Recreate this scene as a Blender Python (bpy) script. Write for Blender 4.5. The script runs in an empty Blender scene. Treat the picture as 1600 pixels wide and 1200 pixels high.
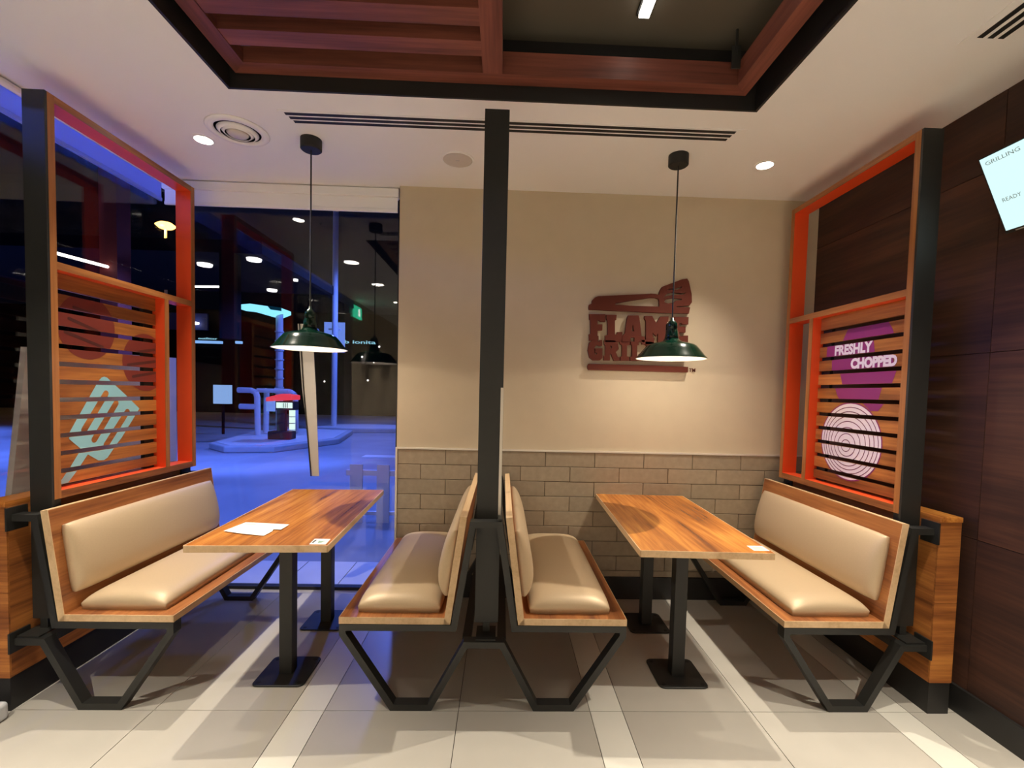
import bpy, bmesh, math, random
from mathutils import Vector, Matrix
from mathutils.geometry import tessellate_polygon
random.seed(7)
S = bpy.context.scene
COL = S.collection

# ------------------------------------------------------------------ camera
F_PX, YAW, PITCH, ROLL, CX, CY, CAM_Z = 718.37, 0.0310, -0.0435, 0.0244, 7.9, 44.5, 1.45
_f = Vector((math.sin(YAW), math.cos(YAW), 0)); _r = Vector((math.cos(YAW), -math.sin(YAW), 0)); _u = Vector((0, 0, 1))
_f2 = math.cos(PITCH) * _f + math.sin(PITCH) * _u
_u2 = math.cos(PITCH) * _u - math.sin(PITCH) * _f
_r3 = math.cos(ROLL) * _r + math.sin(ROLL) * _u2
_u3 = math.cos(ROLL) * _u2 - math.sin(ROLL) * _r
cam_d = bpy.data.cameras.new('camera'); cam = bpy.data.objects.new('camera', cam_d); COL.objects.link(cam)
M = Matrix((( _r3.x, _u3.x, -_f2.x, 0), (_r3.y, _u3.y, -_f2.y, 0), (_r3.z, _u3.z, -_f2.z, CAM_Z), (0, 0, 0, 1)))
cam.matrix_world = M
cam_d.sensor_fit = 'HORIZONTAL'; cam_d.sensor_width = 36
cam_d.lens = F_PX / 1600 * 36
cam_d.shift_x = -CX / 1600; cam_d.shift_y = CY / 1600
cam_d.clip_start = 0.02; cam_d.clip_end = 300
S.camera = cam

# ------------------------------------------------------------------ view, world, light levels
vs = S.view_settings
S.display_settings.display_device = 'sRGB'
vs.view_transform = 'Standard'; vs.look = 'None'; vs.gamma = 1; vs.use_curve_mapping = False
vs.exposure = -0.30
W = bpy.data.worlds.new('world'); S.world = W; W.use_nodes = True
bg = W.node_tree.nodes['Background']; bg.inputs[0].default_value = (0.01, 0.012, 0.03, 1); bg.inputs[1].default_value = 0.1

WARM = (1.0, 0.90, 0.75)
P_DOWN = 165      # ceiling downlights
P_PEND = 6        # bulbs of the pendant lamps
P_BACK = 400      # rows over the rest of the room, behind the camera
P_SPOT = 235      # the two narrow downlights over the benches
LED_E = 6
BLUE = (0.105, 0.20, 1.0)

def lamp(kind, name, loc, power, color, rot=(0, 0, 0), **kw):
    d = bpy.data.lights.new(name, kind); d.energy = power; d.color = color
    for k, v in kw.items(): setattr(d, k, v)
    o = bpy.data.objects.new(name, d); o.location = loc; o.rotation_euler = rot; COL.objects.link(o)
    return o
# unseen blue spots standing in for the forecourt lighting, no fixtures built
for fx_, fy_, pw_ in ((-1.8, 6.6, 600), (-4.8, 7.0, 780), (-8.2, 7.6, 1300), (-12.0, 9.0, 2600), (-16.5, 11.5, 3600), (-6.0, 3.6, 500)):
    lamp('SPOT', 'forecourt_fill', (fx_, fy_, 4.0), pw_, BLUE, spot_size=math.radians(98), spot_blend=0.55, shadow_soft_size=0.25)

lamp('SPOT', 'forecourt_fill', (-1.7, 3.85, 4.0), 430, BLUE, spot_size=math.radians(66), spot_blend=0.5, shadow_soft_size=0.2)  # added spot to brighten the low white bars and paving
lamp('SPOT', 'forecourt_fill', (-3.8, 7.4, 4.0), 1700, BLUE, (math.radians(40), 0, math.radians(25)), spot_size=math.radians(70), spot_blend=0.6, shadow_soft_size=0.25)  # added spot to brighten the front faces of the railing
lamp('SPOT', 'forecourt_fill', (-6.6, 12.4, 4.9), 1500, BLUE, spot_size=math.radians(120), spot_blend=0.6, shadow_soft_size=0.25)  # added spot for the kerb island and railing
lamp('SPOT', 'forecourt_fill', (-3.2, 14.8, 6.6), 2600, BLUE, spot_size=math.radians(150), spot_blend=0.6, shadow_soft_size=0.25)  # added spot to lift the tall pole out of the dark
# added blue light outside the left window, put in to tint its blind
lamp('AREA', 'blind_tint_light', (-2.80, 1.7, 2.745), 20, BLUE, (0, math.radians(-90), 0), shape='RECTANGLE', size=0.05, size_y=3.2, spread=math.radians(60))

# ------------------------------------------------------------------ materials
def nm(name):
    m = bpy.data.materials.new(name); m.use_nodes = True
    return m, m.node_tree.nodes, m.node_tree.links, m.node_tree.nodes['Principled BSDF']
def plain(name, c, rough=0.5, metal=0.0, noise=0.0, nscale=20.0, coat=0.0, bump=0.0, spec=0.5, tone=0.0):
    m, N, Lk, b = nm(name)
    b.inputs['Roughness'].default_value = rough; b.inputs['Metallic'].default_value = metal
    b.inputs['Base Color'].default_value = (*c, 1); b.inputs['Coat Weight'].default_value = coat
    b.inputs['Specular IOR Level'].default_value = spec
    if noise or bump or tone:
        tc = N.new('ShaderNodeTexCoord'); nz = N.new('ShaderNodeTexNoise')
        nz.inputs['Scale'].default_value = nscale; nz.inputs['Detail'].default_value = 6
        Lk.new(tc.outputs['Object'], nz.inputs['Vector'])
        if noise or tone:
            mp = N.new('ShaderNodeMapRange'); mp.inputs[3].default_value = 1 - noise; mp.inputs[4].default_value = 1 + noise
            Lk.new(nz.outputs['Fac'], mp.inputs[0])
            fac = mp.outputs[0]
            if tone:
                oi = N.new('ShaderNodeObjectInfo'); m2 = N.new('ShaderNodeMapRange')
                m2.inputs[3].default_value = 1 - tone; m2.inputs[4].default_value = 1 + tone
                Lk.new(oi.outputs['Random'], m2.inputs[0])
                mu = N.new('ShaderNodeMath'); mu.operation = 'MULTIPLY'
                Lk.new(fac, mu.inputs[0]); Lk.new(m2.outputs[0], mu.inputs[1]); fac = mu.outputs[0]
            mx = N.new('ShaderNodeVectorMath'); mx.operation = 'SCALE'; mx.inputs[0].default_value = c
            Lk.new(fac, mx.inputs['Scale']); Lk.new(mx.outputs[0], b.inputs['Base Color'])
        if bump:
            bp = N.new('ShaderNodeBump'); bp.inputs['Strength'].default_value = bump; bp.inputs['Distance'].default_value = 0.002
            Lk.new(nz.outputs['Fac'], bp.inputs['Height']); Lk.new(bp.outputs[0], b.inputs['Normal'])
    return m
def wood(name, light, mid, dark, axis='y', scale=1.0, rough=0.38, tone=0.0):
    m, N, Lk, b = nm(name)
    tc = N.new('ShaderNodeTexCoord'); oi = N.new('ShaderNodeObjectInfo')
    off = N.new('ShaderNodeVectorMath'); off.operation = 'SCALE'; off.inputs[0].default_value = (13.7, 7.3, 5.1)
    Lk.new(oi.outputs['Random'], off.inputs['Scale'])
    ad = N.new('ShaderNodeVectorMath'); Lk.new(tc.outputs['Object'], ad.inputs[0]); Lk.new(off.outputs[0], ad.inputs[1])
    def mapped(a, c):
        mp = N.new('ShaderNodeMapping')
        mp.inputs['Scale'].default_value = {'x': (a, c, c), 'y': (c, a, c), 'z': (c, c, a)}[axis]
        Lk.new(ad.outputs[0], mp.inputs['Vector']); return mp
    broad = N.new('ShaderNodeTexNoise'); broad.inputs['Scale'].default_value = 1.0 * scale; broad.inputs['Detail'].default_value = 3; broad.inputs['Distortion'].default_value = 0.8
    Lk.new(mapped(0.9, 9.0).outputs[0], broad.inputs['Vector'])
    fine = N.new('ShaderNodeTexNoise'); fine.inputs['Scale'].default_value = 1.0 * scale; fine.inputs['Detail'].default_value = 8; fine.inputs['Roughness'].default_value = 0.65
    Lk.new(mapped(2.6, 70.0).outputs[0], fine.inputs['Vector'])
    a1 = N.new('ShaderNodeMath'); a1.operation = 'MULTIPLY_ADD'; a1.inputs[1].default_value = 0.45
    Lk.new(fine.outputs['Fac'], a1.inputs[0])
    a2 = N.new('ShaderNodeMath'); a2.operation = 'MULTIPLY'; a2.inputs[1].default_value = 0.62
    Lk.new(broad.outputs['Fac'], a2.inputs[0]); Lk.new(a2.outputs[0], a1.inputs[2])
    cr = N.new('ShaderNodeValToRGB'); e = cr.color_ramp.elements
    e[0].position = 0.36; e[0].color = (*dark, 1); e[1].position = 0.68; e[1].color = (*light, 1)
    k = cr.color_ramp.elements.new(0.53); k.color = (*mid, 1)
    Lk.new(a1.outputs[0], cr.inputs[0])
    out = cr.outputs[0]
    if tone:
        m2 = N.new('ShaderNodeMapRange'); m2.inputs[3].default_value = 1 - tone; m2.inputs[4].default_value = 1 + tone
        Lk.new(oi.outputs['Random'], m2.inputs[0])
        mx = N.new('ShaderNodeVectorMath'); mx.operation = 'SCALE'; Lk.new(out, mx.inputs[0]); Lk.new(m2.outputs[0], mx.inputs['Scale']); out = mx.outputs[0]
    Lk.new(out, b.inputs['Base Color'])
    b.inputs['Roughness'].default_value = rough
    bp = N.new('ShaderNodeBump'); bp.inputs['Strength'].default_value = 0.12; bp.inputs['Distance'].default_value = 0.001
    Lk.new(fine.outputs['Fac'], bp.inputs['Height']); Lk.new(bp.outputs[0], b.inputs['Normal'])
    return m
def emit(name, c, s):
    m, N, Lk, b = nm(name)
    b.inputs['Base Color'].default_value = (0, 0, 0, 1)
    b.inputs['Emission Color'].default_value = (*c, 1); b.inputs['Emission Strength'].default_value = s
    return m
def glass(name, tint=(1, 1, 1), ior=1.45):
    m, N, Lk, b = nm(name); N.remove(b)
    t = N.new('ShaderNodeBsdfTransparent'); t.inputs[0].default_value = (*tint, 1)
    g = N.new('ShaderNodeBsdfGlossy'); g.inputs['Roughness'].default_value = 0.0
    fr = N.new('ShaderNodeFresnel'); ge = N.new('ShaderNodeNewGeometry'); mr = N.new('ShaderNodeMapRange')
    mr.inputs[3].default_value = ior; mr.inputs[4].default_value = 1 / ior   # same reflectance from both faces of the thin sheet
    Lk.new(ge.outputs['Backfacing'], mr.inputs[0]); Lk.new(mr.outputs[0], fr.inputs[0])
    mx = N.new('ShaderNodeMixShader'); Lk.new(fr.outputs[0], mx.inputs[0]); Lk.new(t.outputs[0], mx.inputs[1]); Lk.new(g.outputs[0], mx.inputs[2])
    Lk.new(mx.outputs[0], N['Material Output'].inputs[0]); return m
def blind(name, c):
    m, N, Lk, b = nm(name); N.remove(b)
    d = N.new('ShaderNodeBsdfDiffuse'); d.inputs[0].default_value = (*c, 1)
    t = N.new('ShaderNodeBsdfTranslucent'); t.inputs[0].default_value = (*c, 1)
    mx = N.new('ShaderNodeMixShader'); mx.inputs[0].default_value = 0.5
    Lk.new(d.outputs[0], mx.inputs[1]); Lk.new(t.outputs[0], mx.inputs[2]); Lk.new(mx.outputs[0], N['Material Output'].inputs[0]); return m

M_CEIL = plain('ceiling_paint', (0.90, 0.885, 0.86), 0.9, noise=0.02, nscale=3)
M_WALL = plain('wall_paint', (0.585, 0.485, 0.345), 0.8, noise=0.05, nscale=9, bump=0.15)
M_BRICK = plain('stone_tile', (0.355, 0.285, 0.20), 0.7, noise=0.22, nscale=26, bump=0.3, tone=0.07)
M_GROUT = plain('tile_grout', (0.13, 0.095, 0.06), 0.9)
M_TRIM = plain('aluminium_trim', (0.72, 0.66, 0.58), 0.35, 0.3)
M_TILE = plain('floor_tile', (0.47, 0.440, 0.385), 0.34, noise=0.06, nscale=6, tone=0.03)
M_STRIP = plain('floor_strip_tile', (0.70, 0.675, 0.60), 0.34, noise=0.05, nscale=6, tone=0.03)
M_FGROUT = plain('floor_grout', (0.10, 0.09, 0.08), 0.9)
M_KICK = plain('black_skirting', (0.018, 0.017, 0.016), 0.45)
M_STEEL = plain('black_steel', (0.019, 0.019, 0.017), 0.48, 0.0, noise=0.15, nscale=30)
M_BLACK = plain('matt_black', (0.012, 0.011, 0.010), 0.6)
M_TRAY = plain('tray_dark_paint', (0.10, 0.085, 0.062), 0.85)
M_TABLE = wood('table_wood', (0.70, 0.29, 0.055), (0.46, 0.16, 0.030), (0.18, 0.054, 0.013), 'y', 1.0, 0.27)
M_WOODY = wood('bench_wood', (0.48, 0.19, 0.055), (0.33, 0.115, 0.033), (0.15, 0.045, 0.014), 'y', 1.1, 0.4)
M_SLAT = wood('slat_wood', (0.56, 0.22, 0.050), (0.37, 0.125, 0.030), (0.16, 0.050, 0.014), 'y', 1.0, 0.38, tone=0.14)
M_SLATX = wood('partition_front_wood', (0.56, 0.22, 0.050), (0.37, 0.125, 0.030), (0.16, 0.050, 0.014), 'x', 1.6, 0.38, tone=0.12)
M_EDGEZ = wood('frame_edge_wood', (0.50, 0.20, 0.055), (0.40, 0.15, 0.04), (0.24, 0.08, 0.022), 'z', 1.2, 0.45)
M_PLY = wood('ply_edge', (0.74, 0.52, 0.30), (0.66, 0.45, 0.25), (0.52, 0.33, 0.17), 'y', 1.0, 0.5)
M_BEAMX = wood('beam_wood_x', (0.26, 0.082, 0.052), (0.18, 0.053, 0.035), (0.09, 0.026, 0.018), 'x', 1.0, 0.5, tone=0.08)
M_BEAMY = wood('beam_wood_y', (0.26, 0.082, 0.052), (0.18, 0.053, 0.035), (0.09, 0.026, 0.018), 'y', 1.0, 0.5, tone=0.08)
M_PANEL = wood('wall_panel_wood', (0.085, 0.032, 0.016), (0.052, 0.019, 0.010), (0.022, 0.008, 0.005), 'y', 0.8, 0.62, tone=0.18)
M_ORANGE = plain('orange_paint', (0.82, 0.085, 0.018), 0.4)
M_LEATHER = plain('beige_leather', (0.57, 0.430, 0.270), 0.45, 0.15, noise=0.05, nscale=160, bump=0.12)
M_GREEN = plain('green_enamel', (0.002, 0.019, 0.0105), 0.13, spec=0.4)
M_WHITE = plain('white_enamel', (0.85, 0.83, 0.78), 0.35)
M_GREYW = plain('grey_plastic', (0.66, 0.61, 0.54), 0.6)
M_PAPER = plain('paper', (0.88, 0.86, 0.80), 0.7)
M_SIGN = plain('sign_brown', (0.125, 0.028, 0.016), 0.7, noise=0.08, nscale=12, spec=0.2)
M_PATTY = plain('print_patty', (0.20, 0.030, 0.018), 0.5)
M_GRILL = plain('print_grill_line', (0.085, 0.018, 0.012), 0.5)
M_CYAN = plain('print_pale_cyan', (0.31, 0.62, 0.70), 0.5)
M_PURPLE = plain('print_purple', (0.26, 0.022, 0.15), 0.5)
M_PALE = plain('print_white', (0.82, 0.72, 0.78), 0.5)
M_RING = plain('print_ring', (0.16, 0.02, 0.075), 0.5)
M_GLASS = glass('window_glass')
M_BLIND = blind('blind_fabric_blue_cast', (0.36, 0.42, 0.60))  # blue of the outdoor light mixed into the fabric colour
M_LAMP = emit('lamp_glow', (1.0, 0.93, 0.82), 40)
M_BULB = emit('bulb_glow', (1.0, 0.90, 0.74), 9)
M_LED = emit('led_glow', (1.0, 0.93, 0.82), LED_E)
M_TV = emit('screen_glow', (0.72, 1.0, 1.0), 1.25)
M_TVTEXT = plain('screen_text', (0.30, 0.42, 0.44), 0.6)
M_ASPH = plain('asphalt', (0.30, 0.31, 0.34), 0.75, noise=0.35, nscale=0.8)
M_PAVE = plain('pale_paving', (0.62, 0.62, 0.63), 0.6, noise=0.08, nscale=5)
M_CONC = plain('kerb_concrete', (0.42, 0.43, 0.45), 0.8, noise=0.25, nscale=3)
M_POLE = plain('pale_painted_steel', (0.65, 0.66, 0.68), 0.5)
M_RED = emit('red_lit_roof', (1.0, 0.06, 0.10), 0.9)
M_BOARD = plain('brown_post', (0.035, 0.012, 0.010), 0.6)
M_NIGHT = plain('night_facade', (0.004, 0.004, 0.005), 0.9, spec=0.1)
M_MENU = emit('menu_glow', (0.75, 1.0, 0.92), 1.3)
M_PANELW = emit('sign_glow_blue', (0.17, 0.30, 0.95), 1.0)
M_BOXE = emit('box_sign_glow', (0.30, 0.52, 1.0), 0.95)
M_CYANE = emit('neon_cyan', (0.25, 0.75, 1.0), 1.6)
M_TEXTE = emit('neon_text', (0.35, 0.75, 0.95), 1.0)
M_BAR = emit('neon_bar', (0.25, 0.50, 1.0), 1.2)
M_TUBE = emit('tube_glow', (1.0, 0.93, 0.86), 3.0)
M_DOT = emit('distant_glow', (1.0, 0.95, 0.95), 3.0)
M_SODIUM = emit('sodium_glow', (1.0, 0.52, 0.12), 7)
M_GREENE = emit('exit_glow', (0.05, 0.75, 0.40), 10)
M_EXITW = emit('exit_white', (0.8, 1.0, 0.9), 14)
M_BANNER = plain('pale_banner', (0.80, 0.72, 0.62), 0.7, noise=0.06, nscale=4)
M_REFLECT = plain('reflection_tone', (0.50, 0.47, 0.42), 0.8, noise=0.06, nscale=4)  # tone of something mirrored in the glass, laid on a solid strip
M_DULLRED = plain('dull_red_paint', (0.30, 0.05, 0.04), 0.7)
M_CHROME = plain('brushed_steel', (0.55, 0.55, 0.55), 0.3, 0.9)
M_STICK = plain('sticker_green', (0.25, 0.42, 0.30), 0.6)
M_STICKG = plain('sticker_grey', (0.62, 0.58, 0.52), 0.6)

# ------------------------------------------------------------------ mesh helpers
class MB:
    def __init__(s): s.v = []; s.f = []
    def add(s, vs, fs):
        k = len(s.v); s.v += [tuple(p) for p in vs]; s.f += [tuple(i + k for i in q) for q in fs]; return s
    def box(s, x0, x1, y0, y1, z0, z1):
        v = [(x, y, z) for x in (x0, x1) for y in (y0, y1) for z in (z0, z1)]
        return s.add(v, [(0, 1, 3, 2), (4, 6, 7, 5), (0, 4, 5, 1), (2, 3, 7, 6), (0, 2, 6, 4), (1, 5, 7, 3)])
    def prism(s, poly, axis, a, b):
        """poly in the two other axes (order x,y,z without axis), extruded a..b along axis"""
        mk = {'x': lambda p, t: (t, p[0], p[1]), 'y': lambda p, t: (p[0], t, p[1]), 'z': lambda p, t: (p[0], p[1], t)}[axis]
        n = len(poly)
        return s.add([mk(p, a) for p in poly] + [mk(p, b) for p in poly],
                     [tuple(range(n)), tuple(range(2 * n - 1, n - 1, -1))] + [(i, i + n, (i + 1) % n + n, (i + 1) % n) for i in range(n)])
    def loops(s, loops, axis, a, b):
        """polygon with holes, extruded: front at a, back at b"""
        mk = {'x': lambda p, t: (t, p[0], p[1]), 'y': lambda p, t: (p[0], t, p[1]), 'z': lambda p, t: (p[0], p[1], t)}[axis]
        flat = [p for l in loops for p in l]; n = len(flat)
        tri = tessellate_polygon([[Vector((p[0], p[1], 0)) for p in l] for l in loops])
        fs = [tuple(t) for t in tri] + [tuple(i + n for i in reversed(t)) for t in tri]
        k = 0
        for l in loops:
            m = len(l)
            fs += [(k + i, k + i + n, k + (i + 1) % m + n, k + (i + 1) % m) for i in range(m)]; k += m
        return s.add([mk(p, a) for p in flat] + [mk(p, b) for p in flat], fs)
    def bar(s, pts, w, d, side=Vector((0, 1, 0))):
        """square tube through pts lying in a plane whose normal is `side`; w in plane, d along side, mitred"""
        P = [Vector(p) for p in pts]; n = len(P); rings = []
        for i in range(n):
            t0 = (P[i] - P[i - 1]).normalized() if i else None
            t1 = (P[i + 1] - P[i]).normalized() if i < n - 1 else None
            t = ((t0 or t1) + (t1 or t0)).normalized()
            nn = side.cross(t).normalized()
            c = nn.dot(side.cross(t1 or t0).normalized())
            h = w / 2 / max(0.35, c)
            rings.append([P[i] + nn * h - side * d / 2, P[i] + nn * h + side * d / 2, P[i] - nn * h + side * d / 2, P[i] - nn * h - side * d / 2])
        v = [p for r in rings for p in r]
        f = [(0, 1, 2, 3), tuple(4 * (n - 1) + k for k in (3, 2, 1, 0))]
        for i in range(n - 1):
            for k in range(4):
                a = 4 * i + k; b2 = 4 * i + (k + 1) % 4
                f.append((a, a + 4, b2 + 4, b2))
        return s.add(v, f)
    def rod(s, p, q, r, n=10, r2=None):
        p = Vector(p); q = Vector(q); t = (q - p).normalized()
        a = t.cross(Vector((0.13, 0.31, 1)) if abs(t.z) < 0.9 else Vector((1, 0.2, 0))).normalized(); b = t.cross(a)
        r2 = r if r2 is None else r2
        v = [p + (a * math.cos(2 * math.pi * k / n) + b * math.sin(2 * math.pi * k / n)) * r for k in range(n)] + \
            [q + (a * math.cos(2 * math.pi * k / n) + b * math.sin(2 * math.pi * k / n)) * r2 for k in range(n)]
        return s.add(v, [tuple(range(n - 1, -1, -1)), tuple(range(n, 2 * n))] + [(k, (k + 1) % n, (k + 1) % n + n, k + n) for k in range(n)])
    def lathe(s, prof, c, n=40, closed=False):
        v = []; m = len(prof)
        for r, z in prof:
            v += [(c[0] + r * math.cos(2 * math.pi * k / n), c[1] + r * math.sin(2 * math.pi * k / n), c[2] + z) for k in range(n)]
        f = [(i * n + k, i * n + (k + 1) % n, (i + 1) * n + (k + 1) % n, (i + 1) * n + k) for i in range(m - 1) for k in range(n)]
        if closed: f += [((m - 1) * n + k, (m - 1) * n + (k + 1) % n, (k + 1) % n, k) for k in range(n)]
        else:
            if prof[0][0] > 1e-6: f.append(tuple(range(n - 1, -1, -1)))
            if prof[-1][0] > 1e-6: f.append(tuple((m - 1) * n + k for k in range(n)))
        return s.add(v, f)
    def build(s, name, mat, parent=None, smooth=False, bevel=0.0, seg=2, kind=None, merge=False):
        me = bpy.data.meshes.new(name)
        off = parent.matrix_world.translation if parent is not None and parent.type == 'EMPTY' and False else None
        base = ORG[-1]
        me.from_pydata([(x - base[0], y - base[1], z - base[2]) for x, y, z in s.v], [], s.f)
        bm = bmesh.new(); bm.from_mesh(me)
        if merge: bmesh.ops.remove_doubles(bm, verts=bm.verts, dist=1e-5)
        bmesh.ops.recalc_face_normals(bm, faces=bm.faces)
        if bevel:
            ed = [e for e in bm.edges if len(e.link_faces) == 2 and e.calc_face_angle(0) > 0.5]
            bmesh.ops.bevel(bm, geom=ed, offset=bevel, segments=seg, affect='EDGES', profile=0.5, clamp_overlap=True)
        bm.to_mesh(me); bm.free()
        if smooth: me.shade_smooth() if hasattr(me, 'shade_smooth') else None
        me.materials.append(mat)
        o = bpy.data.objects.new(name, me); COL.objects.link(o)
        if parent is not None: o.parent = parent
        else: o.location = base
        if kind: o['kind'] = kind
        return o
ORG = [(0.0, 0.0, 0.0)]
def tag(o, label, cat, group=None):
    o['label'] = label; o['category'] = cat
    if group: o['group'] = group
    return o
def thing(name, loc, label, cat, group=None):
    o = bpy.data.objects.new(name, None); COL.objects.link(o); o.location = loc; o.empty_display_size = 0.1
    ORG[-1] = tuple(loc)
    return tag(o, label, cat, group)
def done(): ORG[-1] = (0.0, 0.0, 0.0)
def at(*p): ORG[-1] = tuple(p)
def dup(root, loc, rotz=0.0, label=None):
    r = root.copy(); COL.objects.link(r); r.location = loc; r.rotation_euler = (0, 0, rotz)
    if label: r['label'] = label
    for ch in list(root.children):
        c = ch.copy(); COL.objects.link(c); c.parent = r
        for g in list(ch.children):
            d = g.copy(); COL.objects.link(d); d.parent = c
    return r
def struct(name, mb, mat, **k):
    return mb.build(name, mat, kind='structure', **k)
def circle(cx, cy, r, n=32, ry=None): return [(cx + r * math.cos(2 * math.pi * k / n), cy + (ry or r) * math.sin(2 * math.pi * k / n)) for k in range(n)]
def text_mesh(body, bold=0.0):
    """built-in font outline as a flat list of triangles (x, y), scaled later"""
    cu = bpy.data.curves.new('t', 'FONT'); cu.body = body; cu.size = 1; cu.offset = bold; cu.resolution_u = 3
    ob = bpy.data.objects.new('t', cu); COL.objects.link(ob)
    dg = bpy.context.evaluated_depsgraph_get(); dg.update()
    me = ob.evaluated_get(dg).to_mesh()
    v = [(p.co.x, p.co.y) for p in me.vertices]; f = [tuple(q.vertices) for q in me.polygons]
    ob.evaluated_get(dg).to_mesh_clear()
    bpy.data.objects.remove(ob); bpy.data.curves.remove(cu)
    x0 = min(p[0] for p in v); x1 = max(p[0] for p in v); y0 = min(p[1] for p in v); y1 = max(p[1] for p in v)
    return [((p[0] - x0) / (x1 - x0), (p[1] - y0) / (y1 - y0)) for p in v], f

# ================================================================== SETTING
ZC = 2.827; YB = 3.2; YG = 3.30; XL = -2.35; XR = 2.18; YF = -4.0
# floor: slab + tiles (0.6 x 1.2 m tiles with 0.15 m pale strips between pairs)
floor = struct('floor', MB().box(XL, XR + 0.1, YF, 3.39, -0.06, -0.004), M_FGROUT)
cuts = []
x = -0.17 - 2.7
seq = [0.6, 0.15, 0.6, 0.6, 0.15, 0.6, 0.6, 0.15, 0.6]
edges = [(-2.7, -2.1, 0), (-2.1, -1.95, 1), (-1.95, -1.35, 0), (-1.35, -0.75, 0), (-0.75, -0.6, 1), (-0.6, 0, 0), (0, 0.6, 0), (0.6, 0.75, 1), (0.75, 1.35, 0), (1.35, 1.95, 0), (1.95, 2.1, 1), (2.1, 2.7, 0)]
rows = [(YF, -1.57), (-1.57, -0.37), (-0.37, 0.83), (0.83, 2.031), (2.031, 3.231), (3.231, 3.39)]
for a, b, st in edges:
    a = max(a - 0.17, XL); b = min(b - 0.17, XR + 0.1)
    for y0, y1 in rows:
        g = 0.0016
        MB().box(a + g, b - g, y0 + g, y1 - g, -0.012, 0).build('tile', M_STRIP if st else M_TILE, floor)

# ceiling with the open tray
TZ = 3.10
TX0, TX1, TY0, TY1 = -1.31, 1.19, -2.2, 2.243
c = MB().box(XL, TX0, YF, 3.45, ZC, 2.95).box(TX1, XR + 0.1, YF, 3.45, ZC, 2.95).box(TX0, TX1, TY1, 3.45, ZC, 2.95).box(TX0, TX1, YF, TY0, ZC, 2.95)
ceiling = struct('ceiling', c, M_CEIL)
t = 0.012
MB().box(TX0, TX0 + t, TY0, TY1, ZC, TZ).box(TX1 - t, TX1, TY0, TY1, ZC, TZ).box(TX0, TX1, TY1 - t, TY1, ZC, TZ).box(TX0, TX1, TY0, TY0 + t, ZC, TZ).build('tray_side', M_BLACK, ceiling)
MB().box(TX0 - .05, TX1 + .05, TY0 - .05, TY1 + .05, TZ, TZ + 0.05).build('tray_top', M_TRAY, ceiling)

# back wall, stone tile dado, skirting, trims
wall_back = struct('wall_back', MB().box(-0.73, XR + 0.12, YB, 3.45, -0.05, ZC), M_WALL)
MB().box(-0.722, XR, YB - 0.006, YB, 0.159, 1.041).build('grout_bed', M_GROUT, wall_back)
for r in range(9):
    zt = 1.041 - 0.1045 * r; zb = max(zt - 0.1045, 0.159)
    if zt - zb < 0.02: continue
    j0 = -0.389 if r % 2 == 0 else -0.561
    xs = [-0.722] + [j0 + 0.347 * k for k in range(-1, 9) if -0.70 < j0 + 0.347 * k < XR - 0.03] + [XR]
    for a, b in zip(xs, xs[1:]):
        pr = 0.012 + random.uniform(-0.0012, 0.0012)
        MB().box(a + 0.002, b - 0.002, YB - pr, YB - 0.004, zb + 0.002, zt - 0.002).build('brick', M_BRICK, wall_back, bevel=0.0015, seg=1)
struct('baseboard_back', MB().box(-0.73, XR, YB - 0.016, YB, 0, 0.157), M_KICK)
struct('trim_1', MB().box(-0.735, XR, YB - 0.017, YB, 1.041, 1.052).box(-0.735, -0.722, YB - 0.017, YB, 0, 1.0405), M_TRIM)
# right wall in dark veneer panels
wall_right = struct('wall_right', MB().box(XR + 0.008, XR + 0.12, YF, YB, -0.05, ZC), M_BLACK)
zs = [0.0, 0.83, 1.68, 2.50, ZC]; ys = [YF, -2.8, -1.6, -0.4, 0.8, 2.0, YB]
for z0, z1 in zip(zs, zs[1:]):
    for y0, y1 in zip(ys, ys[1:]):
        MB().box(XR - 0.010, XR + 0.008, y0 + 0.0015, y1 - 0.0015, z0 + 0.0015, z1 - 0.0015).build('panel', M_PANEL, wall_right)
struct('baseboard_right', MB().box(XR - 0.026, XR - 0.010, YF, YB - 0.02, 0, 0.125), M_KICK)
# walls behind the camera
struct('wall_front', MB().box(XL, XR + 0.1, YF - 0.1, YF, -0.05, ZC), M_CEIL)
struct('wall_left', MB().box(XL - 0.12, XL, YF, -0.6, -0.05, ZC), M_WALL)

# windows (glass set in thin dark frames)
fr = MB().box(XL, -0.735, YG - 0.02, YG + 0.03, 0, 0.022).box(XL, -0.735, YG - 0.02, YG + 0.03, ZC - 0.03, ZC).box(-0.757, -0.735, YG - 0.02, YG + 0.03, 0.022, ZC - 0.03)
w1 = struct('window_1', fr, M_BLACK)
MB().box(XL - 0.008, -0.757, YG, YG + 0.008, 0.022, ZC - 0.03).build('pane', M_GLASS, w1)
fr = MB().box(XL - 0.03, XL + 0.02, -0.6, YG - 0.02, 0, 0.022).box(XL - 0.03, XL + 0.02, -0.6, YG - 0.02, ZC - 0.03, ZC)
fr.box(XL - 0.03, XL + 0.02, 1.33, 1.37, 0.022, ZC - 0.03)
w2 = struct('window_2', fr, M_BLACK)
MB().box(XL - 0.008, XL, 1.37, YG - 0.0005, 0.022, ZC - 0.03).build('pane', M_GLASS, w2)
MB().box(XL - 0.008, XL, -0.6, 1.33, 0.022, ZC - 0.03).build('pane', M_GLASS, w2)

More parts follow.
